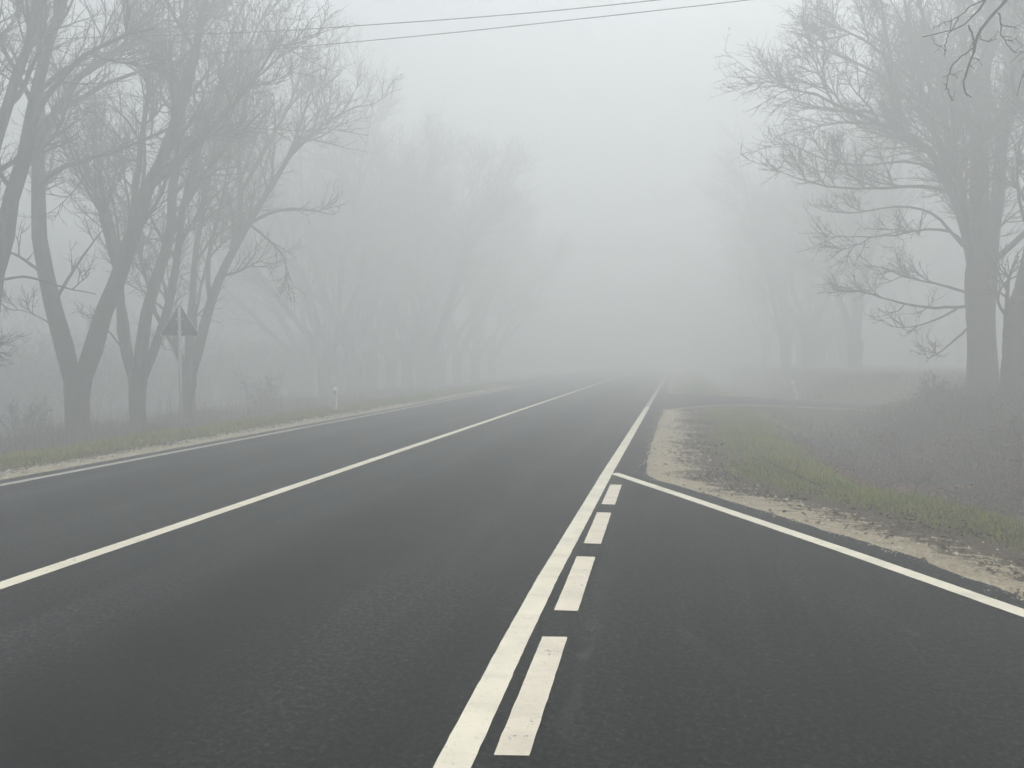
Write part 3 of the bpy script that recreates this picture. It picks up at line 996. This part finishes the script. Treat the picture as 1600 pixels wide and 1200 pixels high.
# --- overhanging branch close by, top right; its trunk stands outside the picture
c = 9.2
bp = at_depth(2080, 600, c + 1.0)
b = np.array((bp[0], bp[1], hz(bp[0], bp[1])))
root = empty("bare_tree", b, "close dark bare branches hanging into the top right corner", "tree", ROW_R)
mb = MB()
tk = resample([b - (0, 0, .2), b + (0, 0, 1.5), b + (-.05, 0, 3.2), b + (-.15, .1, 5.2), b + (-.1, .3, 7.5)], 14)
mb.tube(tk, 0.26 * (1 - np.linspace(0, 1, 14) * 0.6), 14)
A = [(1572.5, 0), (1560.6, 16.5), (1541, 33), (1529.4, 47.7), (1524, 69.7), (1520, 91.7), (1510, 108), (1505.6, 126.5), (1501, 141), (1507, 150), (1517, 152)]
up = [(1700, -150), (1640, -90), (1598, -40)]
near_br = [(up + A[:1], 0.036, 0.024), (A, 0.024, 0.006), ([(1640, -90), (1590, -50), (1552, -18), (1539.5, 0), (1526.7, 18), (1513, 39.4), (1488, 46.7), (1468, 51), (1455, 58), (1442, 58)], 0.022, 0.005),
           ([(1540, 0), (1517.5, 7.3), (1497, 27.5), (1468, 37.6), (1456, 46)], 0.010, 0.004), ([(1513, 39.4), (1521, 57), (1521, 72)], 0.011, 0.008),
           ([(1521, 73), (1497, 93.5), (1484.5, 106), (1479, 134), (1477, 141)], 0.010, 0.005), ([(1560.5, 20), (1565, 38.5), (1563, 55), (1568, 62), (1582.6, 64), (1590, 56)], 0.011, 0.004),
           ([(1565, 39), (1575, 41), (1590, 44)], 0.008, 0.004), ([(1568, 62), (1576, 73), (1585, 82.5), (1602, 81)], 0.008, 0.004),
           ([(1497, 27.5), (1489, 46), (1478, 60), (1476, 76), (1475, 88)], 0.008, 0.004), ([(1529, 50), (1534, 63), (1548, 65), (1557, 60)], 0.007, 0.003),
           ([(1487, 106), (1484, 114), (1496, 122)], 0.005, 0.003), ([(1520, 92), (1531, 93)], 0.005, 0.003), ([(1478, 132), (1484, 150), (1490, 158)], 0.006, 0.003),
           ([(1456, 58), (1460, 68), (1466, 72), (1474, 70)], 0.004, 0.003), ([(1640, -90), (1625, 0), (1612, 70), (1596, 120), (1590, 150)], 0.014, 0.004)]
lead = [tuple(tk[9]), tuple(at_depth(1960, -330, c + .6)), tuple(at_depth(1820, -250, c + .2)), tuple(at_depth(1700, -150, c))]
mb.tube(resample(lead, 10), np.linspace(0.11, 0.045, 10), 8)
NP, NR = [], []
for pts, r0, r1 in near_br:
    p = resample(px_path(pts, c, 0.0), 16)
    p += rng.normal(size=p.shape) * 0.006
    rr = np.linspace(r0, r1, 16) * (1 + 0.10 * rng.normal(size=16))
    mb.tube(p, rr, 6)
    NP.append(p)
    NR.append(rr)
for k in range(6):
    az, tilt = rng.uniform(-1.2, 1.8), R(rng.uniform(25, 60))
    p = grow(rng, tk[8 + k % 5][None], np.array([[math.sin(tilt) * math.cos(az), math.sin(tilt) * math.sin(az), math.cos(tilt)]]), np.array([4.0]), 15, 0.08, 0.05)[0]
    mb.tube(p, np.linspace(0.09, 0.02, 16), 7)
    NP.append(p)
    NR.append(np.linspace(0.09, 0.02, 16))
obj("trunk", mb.mesh("trunk", True, b), M_NEAR_TWIG, root)
rr_ = np.random.default_rng(5)
cb = MB()
p3, r3 = children(rr_, np.array(NP[:16]), np.array(NR[:16]), 3, 0.45, 1.0, (35, 75), (0.06, 0.22), 4, 0.25, -0.02, 0.6, 0.006, 0.0022, 0.2)
cb.add(*tubes(p3, r3, 4))
p3, r3 = children(rr_, np.array(NP[16:]), np.array(NR[16:]), 12, 0.2, 1.0, (25, 65), (0.8, 2.0), 6, 0.15, 0.02, 0.6, 0.03, 0.005)
cb.add(*tubes(p3, r3, 4))
p4, r4 = children(rr_, p3, r3, 9, 0.1, 1.0, (25, 65), (0.2, 0.7), 4, 0.15, 0.02, 0.6, 0.008, 0.003)
cb.add(*tubes(p4, r4, 3))
obj("crown", cb.mesh("crown", False, b), M_NEAR_TWIG, root)


# --- receding rows and background wood: six grown specimens, copied
def generic(seed, hgt, rad, nl, label, group, base, counts):
    r = np.random.default_rng(seed)
    b = np.asarray(base, float)
    fork = hgt * r.uniform(0.13, 0.17)
    tp = [b, b + (r.normal() * .04, r.normal() * .04, fork * .5), b + (r.normal() * .08, r.normal() * .08, fork)]
    limbs = []
    for k in range(nl):
        az = 6.283 * (k + r.uniform(-.3, .3)) / nl
        tilt = R(r.uniform(16, 50)) if k else R(6)
        ln = (hgt - fork) * r.uniform(0.98, 1.15) * (1.0 if k == 0 else 0.9)
        d = np.array([[math.sin(tilt) * math.cos(az), math.sin(tilt) * math.sin(az), math.cos(tilt)]])
        st = tp[-1] - (0, 0, r.uniform(0.05, 0.3))
        p = grow(r, st[None], d, np.array([ln]), 10, 0.09, 0.06)[0]
        limbs.append((p, rad * r.uniform(0.5, 0.68), 0.03))
    return make_tree("bare_tree", b, tp, rad, limbs, seed, label, group, counts, crown_scale=hgt / 11.0, twig_r=1.45)


def copy_tree(o, loc, rot, sc, label, group):
    n = o.copy()
    COL.objects.link(n)
    n.location, n.rotation_euler, n.scale = loc, (0, 0, rot), (sc, sc, sc)
    n["label"], n["group"] = label, group
    for ch in o.children:
        c2 = ch.copy()
        COL.objects.link(c2)
        c2.parent = n
    return n


FAR_L = "bare trees dissolving into the fog at the far end of the left row"
FAR_R = "bare trees dissolving into the fog at the far end of the right row"
WOOD_L = "bare trees of the wood behind the left row"
WOOD_R = "bare trees of the wood behind the right bank"
lab_fl = "faint bare tree nearly lost in fog where the left row recedes"
lab_fr = "faint bare tree nearly lost in fog where the right row recedes"
lab_wl = "bare wood tree fogged out behind the left roadside row"
lab_wr = "bare wood tree fogged out behind the right bank"
protos = []
row = [("L", 508, 47.0, 16.5, 0.42, "hazy bare tree beside the white marker post on the left"),
       ("L", 553, 51, 17.5, 0.46, "hazy bare tree second after the left marker post, forked low"),
       ("L", 582, 54, 18, 0.42, "hazy bare tree third after the left marker post, close between its neighbours"),
       ("L", 612, 57, 17.5, 0.42, "hazy bare tree fourth after the left marker post, last clear trunk"),
       ("R", 1337, 46, 14.5, 0.42, "hazy bare tree with clear trunk beyond the side road"),
       ("R", 1283, 64, 17, 0.5, "hazy bare tree left of the clear trunk beyond the side road")]
for k, (sd, px, cc, hgt, rad, lab) in enumerate(row):
    protos.append(generic(101 + 7 * k, hgt, rad, 5 + k % 2, lab, ROW_L if sd == "L" else ROW_R, stand(px, cc), (12, 9, 7, 2)))
place = []
for px, cc in ((657, 62), (690, 66), (716, 70), (742, 76), (768, 83), (482, 58), (532, 63), (572, 66), (604, 71), (636, 58), (672, 55)):
    place.append((px, cc, lab_fl, FAR_L))
for px, cc in ((1250, 66), (1226, 74), (1318, 62), (1195, 84), (1262, 55), (1228, 58), (1300, 70)):
    place.append((px, cc, lab_fr, FAR_R))
for px, cc in ((-160, 60), (-60, 68), (30, 72), (90, 80), (165, 74), (250, 82), (330, 78), (395, 84), (450, 90)):
    place.append((px, cc, lab_wl, WOOD_L))
for px, cc in ((1440, 72), (1500, 78), (1620, 66), (1690, 50), (1560, 84)):
    place.append((px, cc, lab_wr, WOOD_R))
pr = np.random.default_rng(99)
for k, (px, cc, lab, grp) in enumerate(place):
    copy_tree(protos[pr.integers(0, 6)], stand(px, cc), pr.uniform(0, 6.28), pr.uniform(0.86, 1.05) * (0.92 if "wood" in lab else (0.9 if grp == FAR_R else 1)), lab, grp)


def brambles(n, x0, x1, y0, y1, accept, size, rad, label):
    P, _ = scatter(n, x0, x1, y0, y1, accept)
    m = len(P)
    d = np.column_stack([rng.normal(size=(m, 2)), rng.uniform(0.3, 1.3, m)])
    p = grow(rng, P - (0, 0, 0.03), d, size * rng.uniform(0.5, 1.3, m), 6, 0.28, 0.05, 0.07)
    v, q = tubes(p, np.linspace(rad, rad * 0.4, 7)[None].repeat(m, 0), 3)
    tag(obj("bramble", mesh_np("bramble", v, q), M_BRAMBLE), label, "bramble", kind="stuff")


brambles(16000, 1.5, 18, 4, 25, brown(3.0), 0.75, 0.0055, "dark leafless bramble stems matted over the ditch bank")
brambles(7000, -26, -11, 9, 46, brown(4.0), 0.9, 0.005, "leafless bramble stems under the left row of trees")

# leafless thicket closing the view behind the left row
def thicket(n, x0, x1, y0, y1, hgt, label):
    x, y = rng.uniform(x0, x1, n), rng.uniform(y0, y1, n)
    P = np.stack([x, y, height(x, y) - 0.1], -1)
    hh = hgt * (0.55 + 0.45 * patch(x * 0.4, y * 0.4)) * rng.uniform(0.5, 1.05, n)
    p1 = grow(rng, P, np.column_stack([rng.normal(size=(n, 2)) * 0.28, np.ones(n)]), hh, 6, 0.10, 0.05)
    r1 = np.linspace(0.022, 0.008, 7)[None].repeat(n, 0)
    p2, r2 = children(rng, p1, r1, 7, 0.12, 1.0, (20, 60), (0.8, 2.2), 4, 0.14, 0.05, 0.7, 0.012, 0.006)
    p3, r3 = children(rng, p2, r2, 3, 0.15, 1.0, (20, 60), (0.4, 1.0), 3, 0.14, 0.05, 0.7, 0.008, 0.006)
    m = MB()
    for p, r in ((p1, r1), (p2, r2), (p3, r3)):
        m.add(*tubes(p, r, 3))
    tag(obj("thicket", m.mesh("thicket"), M_TWIG), label, "thicket", kind="stuff")


thicket(5200, -62, -27, 12, 90, 6.0, "dense leafless thicket fogged out behind the left trees")

# --- shrubs
def shrub(px, cc, hgt, n, seed, label, leafy, group="leafless shrubs under the trees"):
    r = np.random.default_rng(seed)
    b = stand(px, cc)
    root = empty("shrub", b, label, "shrub", group)
    base = np.repeat(b[None], n, 0) + np.column_stack([r.normal(size=(n, 2)) * 0.18, np.full(n, -0.05)])
    d = np.column_stack([r.normal(size=(n, 2)) * 0.45, np.ones(n)])
    p1 = grow(r, base, d, r.uniform(0.6, 1.0, n) * hgt, 7, 0.14, 0.04)
    r1 = np.linspace(0.014, 0.004, 8)[None].repeat(n, 0)
    p2, r2 = children(r, p1, r1, 7, 0.2, 1, (25, 60), (0.25 * hgt, 0.5 * hgt), 4, 0.18, 0.05, 0.6, 0.008, 0.003)
    p3, r3 = children(r, p2, r2, 5, 0.1, 1, (25, 60), (0.08 * hgt, 0.22 * hgt), 3, 0.2, 0.05, 0.7, 0.005, 0.003)
    m = MB()
    m.add(*tubes(p1, r1, 5))
    m.add(*tubes(p2, r2, 3))
    m.add(*tubes(p3, r3, 3))
    obj("stems", m.mesh("stems", False, b), M_TWIG, root)
    if leafy:
        e = p3[:, -1]
        e = e[r.uniform(size=len(e)) < leafy]
        k = len(e)
        v = (e[:, None, :] + r.normal(size=(k, 3, 3)) * 0.035).reshape(-1, 3) - b
        obj("withered_leaves", mesh_np("withered_leaves", v, None, (np.arange(k) * 3)[:, None] + np.array([[0, 1, 2]])), M_RUST, root)["kind"] = "stuff"
    return root


shrub(412, 31, 1.7, 14, 1, "leafless shrub with a few rust leaves right of the triangular sign", 0.3)
shrub(40, 22, 1.3, 14, 3, "low dry shrub at the left edge below the first trunk", 0.0)
shrub(1460, 20.5, 0.9, 12, 6, "low bramble left of the large right trunk", 0.1)
shrub(1400, 17, 0.6, 12, 7, "low rusty bramble on the slope of the ditch", 0.4)


# ------------------------------------------------------------------ triangular sign seen from behind
c = 18.3
cen = at_depth(281, 507, c)
base = np.array((cen[0], cen[1], hz(cen[0], cen[1])))
sg = empty("road_sign", base, "triangular warning sign seen from behind on a grey pole", "road sign")
sg.rotation_euler = (0, 0, YAW * 0.9 + R(14))
zc = cen[2] - base[2]
m = MB()
m.tube([(0, -0.05, -0.3), (0.004, -0.05, 1.2), (0, -0.05, zc + 0.42)], 0.033, 12)
obj("pole", m.mesh("pole", True), M_STEEL, sg)


def rounded_tri(R0, rc, n=7):
    cs = [np.array((math.sin(a), math.cos(a))) * (R0 - 2 * rc) for a in (0, 2 * math.pi / 3, 4 * math.pi / 3)]
    out = []
    for k, p in enumerate(cs):
        a0 = k * 2 * math.pi / 3
        for s in np.linspace(-math.pi / 3, math.pi / 3, n):
            out.append(p + rc * np.array((math.sin(a0 + s), math.cos(a0 + s))))
    return np.array(out)


def plate(o2, y0, y1):
    n = len(o2)
    v = np.vstack([np.column_stack([o2[:, 0], np.full(n, y0), o2[:, 1]]), np.column_stack([o2[:, 0], np.full(n, y1), o2[:, 1]]), [(0, y0, 0), (0, y1, 0)]])
    k = np.arange(n)
    k2 = (k + 1) % n
    return v, np.stack([k, k2, n + k2, n + k], -1), np.concatenate([np.stack([k2, k, np.full(n, 2 * n)], -1), np.stack([n + k, n + k2, np.full(n, 2 * n + 1)], -1)])


RT0 = 0.53
tz = np.array((0, 0, zc - 0.015))
m = MB()
v, q, t = plate(rounded_tri(RT0, 0.045), -0.012, 0.0)
m.add(v + tz, q, t)
pl = obj("plate", m.mesh("plate"), M_BACK, sg)
m = MB()
o_, i_ = rounded_tri(RT0, 0.045), rounded_tri(RT0 - 0.028, 0.04)
n = len(o_)
k = np.arange(n)
k2 = (k + 1) % n
for y, s in ((-0.030, 0),):
    v = np.vstack([np.column_stack([o_[:, 0], np.full(n, -0.012), o_[:, 1]]), np.column_stack([o_[:, 0], np.full(n, y), o_[:, 1]]),
                   np.column_stack([i_[:, 0], np.full(n, y), i_[:, 1]]), np.column_stack([i_[:, 0], np.full(n, -0.0125), i_[:, 1]])])
    m.add(v * 1.0 + tz, np.concatenate([np.stack([k + a * n, k2 + a * n, k2 + (a + 1) * n, k + (a + 1) * n], -1) for a in range(3)]))
obj("rim", m.mesh("rim"), M_STEEL, pl)
m = MB()
v, q, t = plate(rounded_tri(RT0 - 0.002, 0.045), 0.002, 0.004)
m.add(v + tz, q, t)
obj("red_border", m.mesh("red_border"), M_RED, pl)
m = MB()
v, q, t = plate(rounded_tri(RT0 - 0.17, 0.03), 0.006, 0.008)
m.add(v + tz, q, t)
obj("white_field", m.mesh("white_field"), M_WHITE, pl)
for dz in (-0.17, 0.12):
    m = MB()
    m.box((-0.045, -0.09, zc + dz - 0.018), (0.045, -0.082, zc + dz + 0.018))
    m.box((-0.06, -0.082, zc + dz - 0.018), (-0.045, -0.012, zc + dz + 0.018))
    m.box((0.045, -0.082, zc + dz - 0.018), (0.06, -0.012, zc + dz + 0.018))
    obj("clamp", m.mesh("clamp"), M_STEEL, sg)


# ------------------------------------------------------------------ marker posts
def post(px, cc, hgt, tilt, label):
    b = stand(px, cc)
    root = empty("marker_post", b, label, "marker post", "white roadside marker posts")
    root.rotation_euler = (0, tilt, YAW * 0.5)
    m = MB()
    sec = np.array([(-.06, -.03), (-.035, -.045), (.035, -.045), (.06, -.03), (.06, .03), (.035, .045), (-.035, .045), (-.06, .03)])
    lv = [(-0.2, 1.0, 0), (hgt * 0.72, 0.96, 0), (hgt - 0.05, 0.94, 0), (hgt, 0.92, 0.035)]
    vs = [np.column_stack([sec[:, 0] * s, sec[:, 1] * s, np.full(8, z) + sl * sec[:, 1] / 0.045]) for z, s, sl in lv]
    v = np.vstack(vs + [[(0, 0, hgt)]])
    k = np.arange(8)
    k2 = (k + 1) % 8
    qq = np.concatenate([np.stack([k + a * 8, k2 + a * 8, k2 + a * 8 + 8, k + a * 8 + 8], -1) for a in range(3)])
    m.add(v, qq, np.stack([24 + k, 24 + k2, np.full(8, 32)], -1))
    obj("post_body", m.mesh("post_body"), M_WHITE, root)
    m = MB()
    m.box((-0.028, -0.051, hgt * 0.72), (0.028, -0.0455, hgt * 0.72 + 0.12))
    obj("reflector", m.mesh("reflector"), M_REFL, root)


post(522.5, 22.6, 0.66, R(2), "upright white marker post beside the left row of trees")
post(1246, 30.6, 0.80, R(-15), "leaning white marker post beyond the side road")


# ------------------------------------------------------------------ overhead wires
def wire(name, pts, label, z=8.2, r=0.0085):
    P3 = []
    for px, py in pts:
        d = ray(px, py)
        P3.append(CAM + d * ((z - H_CAM) / d[2]))
    a, b = P3[0], P3[-1]
    ext = (b - a)
    p = np.array([a - ext * 0.9 + np.array((0, 0, .0))] + P3 + [b + ext * 0.7])
    p[0, 2] = z + 0.3
    p[-1, 2] = z + 0.3
    p = resample(p, 60)
    m = MB()
    m.tube(p, r, 6)
    o = obj(name, m.mesh(name, True), M_WIRE)
    tag(o, label, "overhead wire", "pair of overhead wires across the road")


wire("overhead_wire", [(430, 49), (700, 30.5), (850, 18.5), (1030, 0)], "upper of the two overhead wires crossing above the road")
wire("overhead_wire", [(430, 77), (700, 52), (950, 25), (1180, -1)], "lower of the two overhead wires crossing above the road")

# ------------------------------------------------------------------ fallen branch on the verge
fb = [G(1172, 714), G(1200, 724), G(1240, 738), G(1280, 752)]
p = np.array([(x, y, hz(x, y) + 0.07 + 0.03 * math.sin(k * 1.7)) for k, (x, y) in enumerate(fb)])
m = MB()
m.tube(resample(p, 12), np.linspace(0.006, 0.013, 12), 6)
s2 = np.array([p[2], p[2] + (0.12, 0.3, 0.10), p[2] + (0.10, 0.55, 0.16)])
m.tube(resample(s2, 8), np.linspace(0.007, 0.003, 8), 5)
o = obj("fallen_branch", m.mesh("fallen_branch", True, p[0]), M_NEAR_TWIG, None, p[0])
tag(o, "thin dark fallen branch lying on the grass verge", "branch")

# ------------------------------------------------------------------ fog
FOG_D = 0.043
bpy.ops.mesh.primitive_cube_add(size=1, location=(0, 135, 10.0))
hz_o = bpy.context.object
hz_o.name = "haze"
hz_o.scale = (400, 420, 26.0)
mh = bpy.data.materials.new("fog_air")
mh.use_nodes = True
nt = mh.node_tree
nt.nodes.clear()
out = N(nt, "ShaderNodeOutputMaterial")
pv = N(nt, "ShaderNodeVolumePrincipled")
pv.inputs["Color"].default_value = (0.845, 0.861, 0.860, 1)
pv.inputs["Density"].default_value = FOG_D
pv.inputs["Anisotropy"].default_value = 0.25
L(nt, pv.outputs[0], out.inputs["Volume"])
hz_o.data.materials.append(mh)
hz_o["kind"] = "stuff"
hz_o["label"] = "grey winter fog filling the whole scene"

# ------------------------------------------------------------------ sky and sun
SUN_EL, SUN_AZ = R(62), R(20)
w = bpy.data.worlds.new("World")
scene.world = w
w.use_nodes = True
nt = w.node_tree
bg = nt.nodes["Background"]
sky = N(nt, "ShaderNodeTexSky", sky_type="NISHITA")
sky.sun_disc = False
sky.sun_elevation = SUN_EL
sky.sun_rotation = SUN_AZ
sky.air_density = 1.0
sky.dust_density = 4.0
hs = N(nt, "ShaderNodeHueSaturation")
hs.inputs["Saturation"].default_value = 0.40
L(nt, sky.outputs[0], hs.inputs["Color"])
# overcast dome: brighter overhead than at the horizon
tc = N(nt, "ShaderNodeTexCoord")
sep = N(nt, "ShaderNodeSeparateXYZ")
L(nt, tc.outputs["Generated"], sep.inputs[0])
z = math_n(nt, "MAXIMUM", sep.outputs["Z"], 0.0)
over = math_n(nt, "MULTIPLY_ADD", z, 3.6, 0.15)
cl = mixc(nt, 1.0, mixc(nt, 1.0, hs.outputs[0], (0.97, 1.0, 0.988), "MULTIPLY"), over, "MULTIPLY")
L(nt, cl, bg.inputs["Color"])
bg.inputs["Strength"].default_value = 0.12

sun = bpy.data.lights.new("sun", "SUN")
sun.energy = 0.8
sun.angle = R(35)
sun.color = (1.0, 0.965, 0.90)
so = bpy.data.objects.new("sun", sun)
COL.objects.link(so)
dirv = Vector((math.sin(SUN_AZ) * math.cos(SUN_EL), math.cos(SUN_AZ) * math.cos(SUN_EL), math.sin(SUN_EL)))
so.rotation_euler = dirv.to_track_quat("Z", "Y").to_euler()
so.location = (0, 0, 40)

# ------------------------------------------------------------------ render settings
scene.render.engine = "CYCLES"
cy = scene.cycles
cy.use_denoising = True
cy.denoiser = "OPENIMAGEDENOISE"
cy.denoising_input_passes = "RGB_ALBEDO_NORMAL"
cy.denoising_prefilter = "FAST"
cy.max_bounces = 16
cy.diffuse_bounces = 3
cy.glossy_bounces = 2
cy.volume_bounces = 14
cy.transparent_max_bounces = 8
cy.use_adaptive_sampling = True
cy.adaptive_threshold = 0.01
vs = scene.view_settings
vs.view_transform = "Standard"
vs.look = "None"
vs.exposure = 0.05
vs.gamma = 1.0
